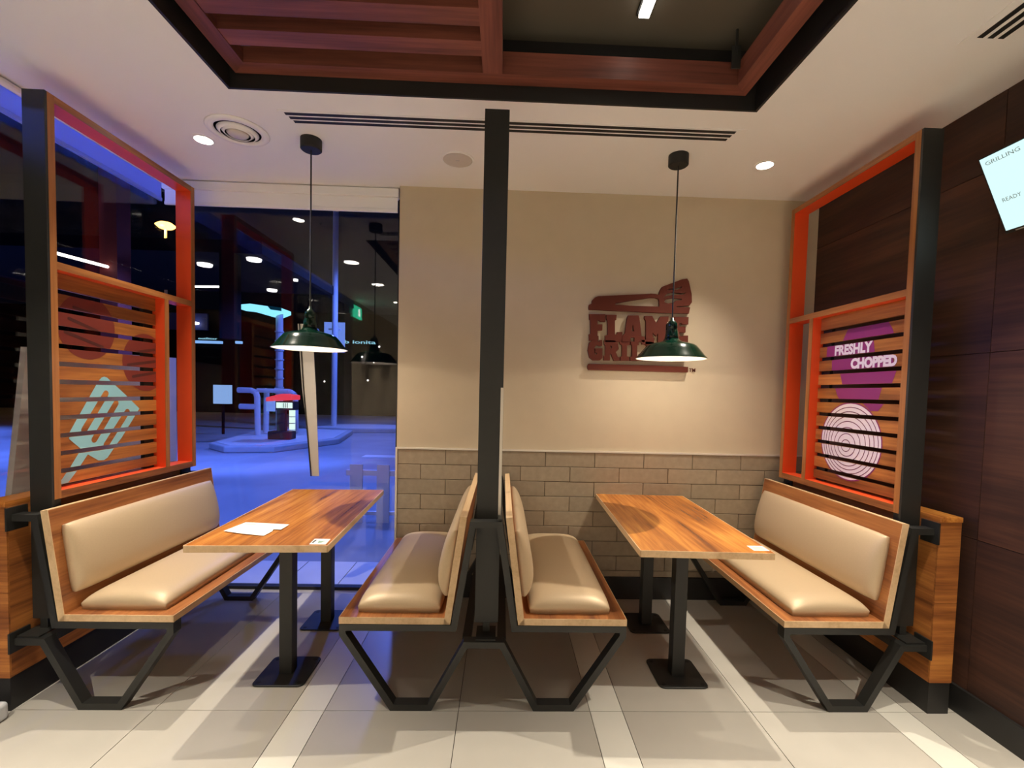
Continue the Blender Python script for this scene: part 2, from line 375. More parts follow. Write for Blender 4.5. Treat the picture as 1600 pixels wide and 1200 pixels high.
# roller blinds rolled up at the heads of both windows
b = thing('roller_blind', (-1.55, 3.25, 2.66), 'cream roller blind rolled up across the head of the back window', 'blind')
MB().box(-2.33, -0.745, 3.225, 3.275, 2.765, 2.822).build('cassette', M_CEIL, b, bevel=0.004)
MB().box(-2.32, -0.755, 3.243, 3.247, 2.685, 2.765).build('fabric', M_CEIL, b)
MB().box(-2.32, -0.755, 3.236, 3.254, 2.664, 2.686).build('hem_bar', M_CEIL, b, bevel=0.003)
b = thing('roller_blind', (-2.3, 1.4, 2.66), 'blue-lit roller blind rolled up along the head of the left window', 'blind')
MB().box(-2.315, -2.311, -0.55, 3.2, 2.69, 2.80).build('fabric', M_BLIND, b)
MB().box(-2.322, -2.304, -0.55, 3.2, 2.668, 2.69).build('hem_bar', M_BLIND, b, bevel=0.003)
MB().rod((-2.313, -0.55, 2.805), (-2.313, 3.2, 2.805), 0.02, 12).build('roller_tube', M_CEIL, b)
done()

# ================================================================== CEILING THINGS
FZ0, FZ1 = 2.89, 2.99
fx0, fx1, fy0, fy1, fw = -1.268, 1.122, -2.1, 2.226, 0.075
t = thing('timber_ceiling_frame', (-0.07, 1.0, FZ0), 'red-brown timber frame with slatted left half hung in the dark ceiling tray', 'ceiling frame')
MB().prism([(fx0, fy1), (fx1, fy1), (fx1 - fw, fy1 - fw), (fx0 + fw, fy1 - fw)], 'z', FZ0, FZ1).build('frame_board', M_BEAMX, t)
MB().prism([(fx0, fy0), (fx0 + fw, fy0 + fw), (fx1 - fw, fy0 + fw), (fx1, fy0)], 'z', FZ0, FZ1).build('frame_board', M_BEAMX, t)
MB().prism([(fx0, fy0), (fx0, fy1), (fx0 + fw, fy1 - fw), (fx0 + fw, fy0 + fw)], 'z', FZ0, FZ1).build('frame_board', M_BEAMY, t)
MB().prism([(fx1, fy0), (fx1 - fw, fy0 + fw), (fx1 - fw, fy1 - fw), (fx1, fy1)], 'z', FZ0, FZ1).build('frame_board', M_BEAMY, t)
MB().box(-0.126, -0.037, fy0 + fw, fy1 - fw, FZ0, FZ1).build('cross_beam', M_BEAMY, t)
y = 1.966
while y > fy0 + fw + 0.1:
    MB().box(fx0 + fw, -0.126, y, y + 0.087, FZ0 + 0.004, FZ1).build('slat', M_BEAMX, t)
    y -= 0.163
for hx, hy in ((fx0 + 0.11, fy1 - 0.12), (fx1 - 0.11, fy1 - 0.12), (fx0 + 0.11, 0.2), (fx1 - 0.11, 0.2)):
    MB().box(hx - 0.02, hx + 0.02, hy - 0.003, hy + 0.003, FZ1 - 0.06, FZ1 + 0.04).rod((hx, hy, FZ1), (hx, hy, TZ), 0.006, 8).build('hanger', M_STEEL, t)
def led(y0, y1, x, label):
    t = thing('linear_led_light', (x, (y0 + y1) / 2, TZ), label, 'ceiling light')
    MB().box(x - 0.030, x + 0.030, y0, y1, TZ - 0.012, TZ).build('housing', M_BLACK, t)
    MB().box(x - 0.022, x + 0.022, y0 + 0.01, y1 - 0.01, TZ - 0.028, TZ - 0.012).build('diffuser', M_LED, t)
led(0.75, 2.045, 0.567, 'white linear light strip glowing inside the dark ceiling tray')
led(-1.6, 0.3, 0.567, 'white linear light strip further forward in the dark ceiling tray')
led(-1.6, 0.3, -0.60, 'white linear light strip above the timber slats of the ceiling tray')
done()

def ring_disc(mb, r0, r1, x, y, z0, z1, n=32):
    return mb.lathe([(r0, z0), (r1, z0 + 0.001), (r1, z1), (r0, z1)], (x, y, 0), n, closed=True)
def downlight(x, y, label, power, angle, blend, r=0.045, group=None, aim=None):
    t = thing('downlight', (x, y, ZC), label, 'ceiling light', group)
    ring_disc(MB(), r, r + 0.012, x, y, ZC - 0.004, ZC + 0.0).build('trim_ring', M_CEIL, t, smooth=False)
    MB().lathe([(0, ZC - 0.0025), (r, ZC - 0.0025)], (x, y, 0), 28).build('lens', M_LAMP, t)
    l = lamp('SPOT', 'downlight_lamp', (x, y, ZC - 0.012), power, WARM, (Vector((x, y, ZC)) - Vector(aim)).to_track_quat('Z', 'Y').to_euler() if aim else (0, 0, 0), spot_size=math.radians(angle), spot_blend=blend, shadow_soft_size=0.014)
    return t
downlight(-1.717, 2.702, 'small bright downlight in the ceiling above the left bench, beside the round vent', P_SPOT, 96, 1.0, aim=(-1.05, 2.25, 0.5))
downlight(1.513, 2.733, 'small bright downlight in the ceiling above the right bench', P_SPOT, 96, 1.0, aim=(0.85, 2.25, 0.5))
for i, yy in enumerate((1.46, 0.42, -0.8, -2.0, -3.2)):
    for sx, nmx in ((-1.69, 'left'), (1.55, 'right')):
        downlight(sx, yy, ('nearest', 'second', 'third', 'fourth', 'fifth')[i] + ' downlight in the ' + nmx + ' row of the front ceiling', P_DOWN if i == 0 else P_BACK, 78 if i == 0 else 80, 0.75, 0.08, 'front ceiling downlights')
done()

t = thing('air_diffuser', (-1.468, 2.598, ZC), 'round white ceiling air vent with concentric rings', 'air vent')
MB().lathe([(0.155, 0), (0.150, -0.006), (0.118, -0.012), (0.112, -0.002), (0.112, 0)], (-1.468, 2.598, ZC), 48).build('outer_ring', M_CEIL, t, smooth=True)
MB().lathe([(0, -0.0012), (0.112, -0.0012)], (-1.468, 2.598, ZC), 40).build('throat', M_BLACK, t)
for r in (0.098, 0.078):
    MB().lathe([(r, -0.004), (r + 0.003, -0.006), (r - 0.014, -0.022), (r - 0.017, -0.020)], (-1.468, 2.598, ZC), 40, closed=True).build('ring', M_CEIL, t, smooth=True)
MB().lathe([(0.0, -0.026), (0.045, -0.024), (0.055, -0.014), (0.050, -0.010), (0.0, -0.010)], (-1.468, 2.598, ZC), 40).build('centre_disc', M_GREYW, t, smooth=True)
t = thing('ceiling_speaker', (-0.303, 2.81, ZC), 'flat round beige ceiling speaker grille beside the centre post', 'speaker')
MB().lathe([(0.0, -0.008), (0.084, -0.007), (0.087, 0), (0, 0)], (-0.303, 2.81, ZC), 44).build('grille', M_GREYW, t)
MB().lathe([(0.087, -0.006), (0.097, -0.004), (0.098, 0), (0.087, 0)], (-0.303, 2.81, ZC), 44, closed=True).build('rim', M_CEIL, t)
MB().box(-0.315, -0.293, 2.806, 2.812, ZC - 0.0095, ZC - 0.0078).build('badge', M_CHROME, t)
# linear slot diffuser
t = thing('slot_diffuser', (0.02, 2.45, ZC), 'long white slot diffuser with three black slots along the ceiling', 'air vent')
MB().box(-1.16, 1.225, 2.388, 2.515, ZC - 0.003, ZC).build('plate', M_CEIL, t)
for k in range(3):
    yy = 2.402 + 0.034 * k
    MB().box(-1.131 + 0.008 * k, 1.172 - 0.006 * k, yy, yy + 0.021, ZC - 0.0045, ZC - 0.0028).build('slot', M_BLACK, t)
t = thing('return_air_grille', (1.79, 1.2, ZC), 'white ceiling grille with dark slots in the front right corner', 'air vent')
MB().box(1.712, 1.875, 0.3, 1.775, ZC - 0.003, ZC).build('plate', M_CEIL, t)
for k in range(3):
    xx = 1.748 + 0.040 * k
    MB().box(xx, xx + 0.022, 0.34, 1.735, ZC - 0.0045, ZC - 0.0028).build('slot', M_BLACK, t)
done()

# ================================================================== BENCHES
Y0, Y1 = 2.03, 3.15; YM = (Y0 + Y1) / 2
def pillow(L, Wd, H, edge, n=30, m=16, pw=3.0, skew=0.0):
    """upholstered pad lying in x(width) y(length): flat underside, crowned top, rounded outline"""
    mb = MB(); top = []; bot = []
    for i in range(n + 1):
        u = math.sin(math.pi / 2 * (2 * i / n - 1))
        for j in range(m + 1):
            v = math.sin(math.pi / 2 * (2 * j / m - 1))
            e = max(0.0, (1 - abs(u) ** 16)) ** 0.5 * max(0.0, (1 - abs(v) ** pw)) ** 0.5
            cx = 1 - 0.030 * abs(u) ** 14; cy = 1 - 0.012 * abs(v) ** 8
            crown = 1 + skew * v
            px, py = Wd / 2 * v * cx, L / 2 * u * cy
            top.append((px, py, edge * 0.55 + (H - edge * 0.55) * e * crown)); 
            sh = 1 - 0.012 * (1 - e)
            bot.append((px * 0.985, py * 0.995, 0))
    v = top + bot; N2 = (n + 1) * (m + 1); f = []
    for i in range(n):
        for j in range(m):
            a = i * (m + 1) + j
            f.append((a, a + 1, a + m + 2, a + m + 1)); f.append((N2 + a, N2 + a + m + 1, N2 + a + m + 2, N2 + a + 1))
    rim = [j for j in range(m + 1)] + [i * (m + 1) + m for i in range(1, n + 1)] + [n * (m + 1) + j for j in range(m - 1, -1, -1)] + [i * (m + 1) for i in range(n - 1, 0, -1)]
    k = len(rim)
    for q in range(k):
        a, b = rim[q], rim[(q + 1) % k]; f.append((a, N2 + a, N2 + b, b))
    mb.v = v; mb.f = f
    return mb
def xform(mb, M):
    mb.v = [tuple(M @ Vector(p)) for p in mb.v]; return mb
BACK = [(0.153, 0.40), (0.087, 0.885), (0.117, 0.889), (0.179, 0.43), (0.183, 0.40)]
def bench(axis_x, label, outer):
    """built facing +X with its origin on the axis line, YM, floor"""
    t = thing('bench', (0, YM, 0), label, 'bench', None)
    seat = MB().prism([(0.183, 0.40), (0.645, 0.40), (0.645, 0.4298), (0.179, 0.4298)], 'y', Y0 + 0.003, Y1 - 0.003).build('seat_board', M_WOODY, t)
    MB().prism([(0.1537, 0.40), (0.183, 0.40), (0.6455, 0.40), (0.6455, 0.43), (0.179, 0.43)], 'y', Y0, Y0 + 0.003).box(0.645, 0.648, Y0, Y1, 0.40, 0.43).prism([(0.153, 0.40), (0.6455, 0.40), (0.6455, 0.43), (0.179, 0.43)], 'y', Y1 - 0.003, Y1).build('edge_band', M_PLY, seat)
    bk = MB().prism(BACK, 'y', Y0 + 0.003, Y1 - 0.003).build('back_board', M_WOODY, t)
    MB().prism(BACK, 'y', Y0, Y0 + 0.003).prism(BACK, 'y', Y1 - 0.003, Y1).prism([(0.087, 0.885), (0.117, 0.889), (0.1166, 0.892), (0.0866, 0.888)], 'y', Y0, Y1).build('edge_band', M_PLY, bk)
    p = pillow(1.03, 0.385, 0.082, 0.05)
    xform(p, Matrix.Translation((0.393, YM, 0.43))).build('seat_cushion', M_LEATHER, t, smooth=True)
    # back pad: local x -> up the back, z -> out of the back
    d = Vector((BACK[2][0] - BACK[3][0], 0, BACK[2][1] - BACK[3][1])); d.normalize()
    nrm = Vector((d.z, 0, -d.x))
    o = Vector((0.179, YM, 0.43)) + d * 0.232
    Mx = Matrix(((d.x, 0, nrm.x, o.x), (0, 1, 0, o.y), (d.z, 0, nrm.z, o.z), (0, 0, 0, 1)))
    p = pillow(1.03, 0.318, 0.070, 0.03, pw=2.4, skew=-0.22)
    xform(p, Mx).build('back_cushion', M_LEATHER, t, smooth=True)
    # black steel under-frames at both ends
    for yy in (Y0 + 0.025, Y1 - 0.025):
        e = -0.042 if outer else 0.0
        fr = MB()
        fr.bar([(e, yy, 0.855), (0.060, yy, 0.855), (0.137, yy, 0.383), (0.632, yy, 0.383), (0.632, yy, 0.352), (0.408, yy, 0.0145), (0.240, yy, 0.0145), (0.083, yy, 0.305), (e, yy, 0.305)], 0.029, 0.05)
        if outer:
            fr.box(e, e + 0.008, yy - 0.045, yy + 0.045, 0.80, 0.90).box(e, e + 0.008, yy - 0.045, yy + 0.045, 0.26, 0.35)
        fr.build('end_frame', M_STEEL, t)
        for fxx in (0.275, 0.375): MB().rod((fxx, yy, 0.0), (fxx, yy, 0.002), 0.018, 10).build('foot_pad', M_BLACK, t)
    for lx in (0.22, 0.58):
        MB().box(lx - 0.015, lx + 0.015, Y0 + 0.05, Y1 - 0.05, 0.368, 0.399).build('rail', M_STEEL, t)
    MB().box(0.06, 0.10, Y0 + 0.05, Y1 - 0.05, 0.290, 0.320).build('rail', M_STEEL, t)
    done()
    return t
AXL, AXC, AXR = -2.078, -0.062, 1.963
bo = bench(0, 'x', True); bi = bench(0, 'x', False)
bo.location = (AXL, YM, 0); bo['label'] = 'far left beige-cushioned bench under the spatula print, facing the left table'
b2 = dup(bo, (AXR, YM, 0), math.pi, 'far right beige-cushioned bench under the onion print, facing the right table')
bi.location = (AXC, YM, 0); bi['label'] = 'beige-cushioned bench just right of the black centre post, facing right'
b3 = dup(bi, (AXC, YM, 0), math.pi, 'beige-cushioned bench just left of the black centre post, facing left')
for q in (bo, b2, bi, b3): q['group'] = 'four upholstered booth benches'

# ================================================================== LOW PARTITIONS behind the outer benches
for xa, xb, lab in ((2.006, 2.112, 'low wood-clad partition with black base behind the right bench'), (-2.228, -2.122, 'low wood-clad partition with black base behind the left bench')):
    t = thing('low_partition', ((xa + xb) / 2, 2.6, 0), lab, 'partition', 'low partitions behind the outer benches')
    MB().box(xa + 0.003, xb - 0.003, 2.022, 3.17, 0, 0.15).build('kickplate', M_KICK, t)
    MB().box(xa, xb, 2.026, 3.17, 0.15, 0.905).build('body', M_SLAT, t)
    for z0, z1 in ((0.15, 0.527), (0.529, 0.905)): MB().box(xa, xb, 2.018, 2.026, z0, z1).build('front_panel', M_SLATX, t)
    MB().box(xa, xb, 2.012, 3.172, 0.905, 0.929).build('cap', M_TABLE, t, bevel=0.002)
done()

# ================================================================== SLATTED SCREENS
GAPS = [1.868 - 0.0841 * i for i in range(11)]
SL = []
zt = 1.952
for g in GAPS: SL.append((g + 0.0108, zt)); zt = g - 0.0108
SL.append((0.966, zt))
SY0, SY1 = 2.155, 2.815
def clip_tri(tri, lo, hi, ax=1):
    poly = list(tri)
    for lim, sg in ((lo, 1), (hi, -1)):
        out = []
        for i in range(len(poly)):
            a, b = poly[i], poly[(i + 1) % len(poly)]
            ia = sg * (a[ax] - lim) >= 0; ib = sg * (b[ax] - lim) >= 0
            if ia: out.append(a)
            if ia != ib:
                tt = (lim - a[ax]) / (b[ax] - a[ax]); out.append((a[0] + (b[0] - a[0]) * tt, a[1] + (b[1] - a[1]) * tt))
        poly = out
        if len(poly) < 3: return []
    return poly
def tris(loops):
    flat = [p for l in loops for p in l]
    return [tuple(flat[i] for i in t) for t in tessellate_polygon([[Vector((p[0], p[1], 0)) for p in l] for l in loops])]
def capsule(a, b, w, n=8):
    dx, dy = b[0] - a[0], b[1] - a[1]; L = math.hypot(dx, dy); an = math.atan2(dy, dx)
    return [(b[0] + w * math.cos(an - math.pi / 2 + math.pi * k / n), b[1] + w * math.sin(an - math.pi / 2 + math.pi * k / n)) for k in range(n + 1)] + \
           [(a[0] + w * math.cos(an + math.pi / 2 + math.pi * k / n), a[1] + w * math.sin(an + math.pi / 2 + math.pi * k / n)) for k in range(n + 1)]
def screen(xi, sg, label):
    t = thing('slatted_screen', (xi + sg * 0.05, 2.6, 0.3), label, 'screen', 'tall slatted screens beside the booths')
    X = lambda d: xi + sg * d
    def B(mb, d0, d1, y0, y1, z0, z1): return mb.box(min(X(d0), X(d1)), max(X(d0), X(d1)), y0, y1, z0, z1)
    ZT = 2.712
    # black steel post: plate on the front of the frame, hanging down to the bench frame
    B(B(B(MB(), 0, 0.0965, 2.112, 2.124, 0.37, ZT), 0.010, 0.0865, 2.124, 2.165, 0.37, 0.914), 0.032, 0.064, 2.112, 2.142, 0.322, 0.37).build('post', M_STEEL, t, bevel=0.001, seg=1)
    B(MB(), 0.0, 0.0965, 2.04, 2.165, 0.3212, 0.3275).build('post_foot', M_STEEL, t)
    def board(name, y0, y1, z0, z1):
        o = B(MB(), 0.003, 0.0965, y0, y1, z0, z1).build(name, M_ORANGE, t)
        B(MB(), 0.0, 0.003, y0, y1, z0, z1).build('edge_band', M_EDGEZ if z1 - z0 > y1 - y0 else M_WOODY, o)
    board('front_board', 2.124, 2.156, 0.914, ZT)
    board('rear_board', 3.05, 3.082, 0.914, ZT)
    board('top_board', 2.156, 3.05, ZT - 0.032, ZT)
    board('bottom_board', 2.156, 3.05, 0.914, 0.950)
    board('middle_board', 2.156, 3.05, 1.953, 1.987)
    board('inner_board', 2.815, 2.847, 0.950, 1.953)
    for y0, y1 in ((2.156, 2.20), (2.742, 2.815)):
        B(MB(), 0.0735, 0.0935, y0, y1, 0.952, 1.951).build('batten', M_BLACK, t)  # painted black so the gaps between slats look shaded
    slats = [B(MB(), 0.055, 0.0732, SY0 + 0.002, SY1 - 0.001, z0, z1).build('slat', M_SLAT, t) for z0, z1 in SL]
    def prt(name, loops_or_tris, mat, d, raw=False, only=None):
        """flat print on the slat faces, one piece per slat"""
        T = loops_or_tris if raw else tris(loops_or_tris)
        for i, (z0, z1) in enumerate(SL):
            if only is not None and i not in only: continue
            mb = MB()
            for tr in T:
                p = clip_tri(tr, z0 + 0.0003, z1 - 0.0003)
                p = clip_tri(p, SY0 + 0.003, SY1 - 0.002, 0) if len(p) >= 3 else []
                if len(p) >= 3: mb.add([(X(0.055 - d), q[0], q[1]) for q in p], [tuple(range(len(p)))])
            if mb.f: mb.build(name, mat, slats[i])
    return t, prt, slats
tl, prt, _ = screen(-2.018, -1, 'tall orange-framed slatted screen on the left, printed with patties and a pale spatula')
prt('patty_print', [circle(2.365, 1.722, 0.160, 40)], M_PATTY, 0.0006)
prt('patty_print', [circle(2.735, 1.570, 0.164, 40)], M_PATTY, 0.0006)
for a, b_ in (((2.293, 1.807), (2.39, 1.791)), ((2.267, 1.750), (2.419, 1.709)), ((2.247, 1.684), (2.449, 1.631)),
              ((2.625, 1.616), (2.80, 1.650)), ((2.61, 1.550), (2.804, 1.581)), ((2.642, 1.487), (2.804, 1.514))):
    prt('grill_line_print', [capsule(a, b_, 0.008)], M_GRILL, 0.0010)
SPAT = [(2.421, 1.457), (2.44, 1.475), (2.456, 1.48), (2.472, 1.476), (2.494, 1.459), (2.593, 1.382), (2.684, 1.306), (2.561, 1.153), (2.526, 1.119), (2.468, 1.055), (2.445, 1.045), (2.414, 1.049), (2.354, 1.088), (2.295, 1.017), (2.239, 0.957), (2.175, 0.94), (2.254, 1.032), (2.319, 1.119), (2.256, 1.175), (2.257, 1.204)]
prt('spatula_print', [SPAT], M_CYAN, 0.0012)
for a, b_ in (((2.464, 1.392), (2.336, 1.212)), ((2.526, 1.340), (2.392, 1.159)), ((2.599, 1.291), (2.462, 1.125))):
    prt('spatula_slot_print', [capsule(a, b_, 0.0165)], M_SLAT, 0.0016)
tr_, prt, _ = screen(1.906, 1, 'tall orange-framed slatted screen on the right, printed with onion slices and FRESHLY CHOPPED')
PUR = {1: [(2.640, 1.765), (2.622, 1.797), (2.595, 1.845), (2.575, 1.868), (2.318, 1.868), (2.285, 1.820), (2.262, 1.765)],
       2: [(2.753, 1.690), (2.748, 1.80), (2.404, 1.80), (2.385, 1.690)],
       3: [(2.700, 1.610), (2.705, 1.71), (2.285, 1.71), (2.25, 1.600)],
       4: [(2.636, 1.620), (2.603, 1.525), (2.279, 1.515), (2.244, 1.610)],
       5: [(2.672, 1.535), (2.645, 1.480), (2.610, 1.435), (2.354, 1.435), (2.324, 1.535)],
       6: [(2.470, 1.450), (2.395, 1.398), (2.345, 1.398), (2.300, 1.450)]}
for k, pl in PUR.items(): prt('onion_print_purple', [pl], M_PURPLE, 0.0006, only=[k])
oc = (2.532, 1.218); ra, rb = 0.228, 0.222
prt('onion_print_outline', [circle(oc[0], oc[1], ra, 48, rb)], M_PURPLE, 0.0009)
prt('onion_print_white', [circle(oc[0], oc[1], ra - 0.007, 48, rb - 0.007)], M_PALE, 0.0012)
for k, f in enumerate((0.90, 0.80, 0.69, 0.58, 0.44, 0.30, 0.16)):
    dy = -0.030 * (1 - f)
    a = [(oc[0] + 0.004 * k + ra * f * math.cos(q * math.pi / 24), oc[1] + dy + rb * f * math.sin(q * math.pi / 24)) for q in range(48)]
    w = 0.0046
    bb = [(oc[0] + 0.004 * k + (ra * f - w) * math.cos(q * math.pi / 24), oc[1] + dy + (rb * f - w) * math.sin(q * math.pi / 24)) for q in range(48)]
    a.append(a[0]); bb.append(bb[0])
    for q0 in (0, 12, 24, 36): prt('onion_ring_print', [a[q0:q0 + 13] + bb[q0:q0 + 13][::-1]], M_RING, 0.0015)
def text_tris(body, yl, yr, zb, zt, bold):
    v, f = text_mesh(body, bold); out = []
    for q in f:
        P = [(yl + (yr - yl) * v[i][0], zb + (zt - zb) * v[i][1]) for i in q]
        for k in range(1, len(P) - 1): out.append((P[0], P[k], P[k + 1]))
    return out
prt('lettering_freshly', text_tris('FRESHLY', 2.683, 2.404, 1.7115, 1.7725, 0.050), M_PALE, 0.0014, raw=True)
prt('lettering_chopped', text_tris('CHOPPED', 2.552, 2.245, 1.6275, 1.6885, 0.062), M_PALE, 0.0014, raw=True)
done()

# ================================================================== CENTRE POST, GLASS DIVIDER
t = thing('centre_post', (-0.055, 2.13, 0.3), 'tall black steel post standing between the two middle benches', 'post')
MB().box(-0.110, 0.0, 2.112, 2.124, 0.37, 2.712).box(-0.098, -0.012, 2.124, 2.165, 0.37, 0.914).box(-0.071, -0.039, 2.112, 2.142, 0.322, 0.37).build('post', M_STEEL, t, bevel=0.001, seg=1)
MB().box(-0.110, 0.0, 2.124, 2.156, 0.914, 2.712).build('back_board', M_EDGEZ, t)
MB().box(-0.1, -0.01, 2.04, 2.165, 0.3212, 0.3275).build('post_foot', M_STEEL, t)
t = thing('glass_divider', (-0.004, 2.62, 0.86), 'thin clear glass divider standing edge-on behind the black centre post', 'glass panel')
MB().box(-0.0065, 0.0035, 2.158, 3.08, 0.872, 1.47).build('glass_sheet', M_GLASS, t)
MB().box(-0.0115, 0.0012, 2.1065, 2.1115, 0.872, 1.47).build('edge_trim', M_TRIM, t)
MB().box(-0.011, 0.008, 2.04, 3.12, 0.872, 0.880).build('channel', M_STEEL, t)
done()

# ================================================================== TABLES
def table(cx, label, ang):
    t = thing('table', (cx, 2.6, 0), label, 'table', 'two booth tables')
    zt, th = 0.752, 0.031
    a = math.radians(ang); ca, sa = math.cos(a), math.sin(a)
    def R(px, py): return (cx + (px * ca - py * sa), 2.6 + (px * sa + py * ca))
    q = [(-0.302, -0.578), (0.302, -0.578), (0.302, 0.578), (-0.302, 0.578)]
    e = 0.004
    top = MB().prism([R(*p) for p in q], 'z', zt - th, zt).build('tabletop', M_TABLE, t)
    eb = MB()
    for (p, s_) in ((q[0], q[1]), (q[1], q[2]), (q[2], q[3]), (q[3], q[0])):
        nx, ny = (s_[1] - p[1]), -(s_[0] - p[0]); l = math.hypot(nx, ny); nx, ny = nx / l * e, ny / l * e
        tx, ty = (s_[0] - p[0]) / l * e * 0, (s_[1] - p[1]) / l * e * 0
        eb.prism([R(*p), R(*s_), R(s_[0] + nx, s_[1] + ny), R(p[0] + nx, p[1] + ny)], 'z', zt - th, zt - 0.0005)
    eb.build('edge_band', M_PLY, top)
    for yy in (2.315, 2.84):
        px = cx_leg(cx)
        MB().box(px - 0.032, px + 0.032, yy - 0.030, yy + 0.030, 0.009, zt - th - 0.006).box(px - 0.10, px + 0.10, yy - 0.10, yy + 0.10, zt - th - 0.006, zt - th).build('leg', M_STEEL, t, bevel=0.002, seg=1)
        r = 0.028; hw = 0.124; pl = []
        for sx, sy, a0 in ((1, 1, 0), (-1, 1, 90), (-1, -1, 180), (1, -1, 270)):
            for k in range(6):
                an = math.radians(a0 + 18 * k); pl.append((px + sx * (hw - r) + r * math.cos(an), yy + sy * (hw - r) + r * math.sin(an)))
        pb = MB().prism(pl, 'z', 0, 0.009).build('base_plate', M_STEEL, t, bevel=0.0015, seg=1)
        for sx in (-1, 1):
            for sy in (-1, 1):
                MB().rod((px + sx * 0.098, yy + sy * 0.098, 0.009), (px + sx * 0.098, yy + sy * 0.098, 0.0105), 0.011, 12).rod((px + sx * 0.098, yy + sy * 0.098, 0.0105), (px + sx * 0.098, yy + sy * 0.098, 0.011), 0.006, 8).build('bolt', M_BLACK, pb)
    done(); return t
def cx_leg(cx): return -1.062 if cx < 0 else 0.935
table(-1.093, 'left wooden booth table by the window, with a paper sheet lying on it', 2.6)
table(0.957, 'right wooden booth table in front of the tiled wall, bare but for a corner sticker', -1.6)
ZTB = 0.752
def flat(name, poly, z, h, mat, label, cat):
    cx = sum(p[0] for p in poly) / len(poly); cy = sum(p[1] for p in poly) / len(poly)
    at(cx, cy, z)
    o = MB().prism(poly, 'z', z, z + h).build(name, mat); done()
    return tag(o, label, cat)
t = thing('paper_sheet', (-1.19, 2.25, ZTB), 'creased white paper sheet lying on the left table', 'paper')
pp = [(-1.318, 2.206), (-1.296, 2.356), (-1.18, 2.349), (-1.066, 2.334), (-1.064, 2.239), (-1.104, 2.246), (-1.092, 2.216), (-1.100, 2.150), (-1.20, 2.166)]
def zz(p): return ZTB + 0.0008 + 0.006 * abs(math.sin(p[0] * 23 + p[1] * 9)) * 0.6
n = len(pp); v = [(p[0], p[1], zz(p)) for p in pp] + [(p[0], p[1], zz(p) + 0.0006) for p in pp]
v += [(-1.19, 2.26, ZTB + 0.0012), (-1.19, 2.26, ZTB + 0.0018)]
MB().add(v, [(i, (i + 1) % n, 2 * n) for i in range(n)] + [(i + n, (i + 1) % n + n, 2 * n + 1) for i in range(n)] + [(i, i + n, (i + 1) % n + n, (i + 1) % n) for i in range(n)]).build('sheet', M_PAPER, t)
MB().prism([(-1.285, 2.318), (-1.225, 2.315), (-1.224, 2.321), (-1.284, 2.324)], 'z', ZTB + 0.0062, ZTB + 0.0065).build('faint_print', M_STICKG, t)
done()
def sticker(poly, label, mark):
    cx = sum(p[0] for p in poly) / 4; cy = sum(p[1] for p in poly) / 4
    t = thing('table_sticker', (cx, cy, ZTB), label, 'sticker')
    MB().prism(poly, 'z', ZTB, ZTB + 0.001).build('sheet', M_PAPER, t)
    if mark:
        MB().prism([(cx - .002, cy - .022), (cx + .012, cy - .014), (cx + .020, cy + .010), (cx + .004, cy + .004), (cx - .010, cy + .012)], 'z', ZTB + 0.001, ZTB + 0.0014).build('green_mark', M_STICK, t)
        MB().box(cx - .030, cx - .022, cy - .02, cy + .02, ZTB + 0.001, ZTB + 0.0014).build('dark_mark', M_STEEL, t)
    else:
        MB().prism([((p[0] - cx) * .62 + cx, (p[1] - cy) * .62 + cy) for p in poly], 'z', ZTB + 0.001, ZTB + 0.0014).build('grey_panel', M_STICKG, t)
    done()
sticker([(-0.848, 2.046), (-0.776, 2.046), (-0.782, 2.122), (-0.854, 2.122)], 'small white sticker with a green mark at the corner of the left table', True)
sticker([(1.165, 2.043), (1.238, 2.043), (1.240, 2.110), (1.167, 2.110)], 'small white square sticker at the right front corner of the right table', False)

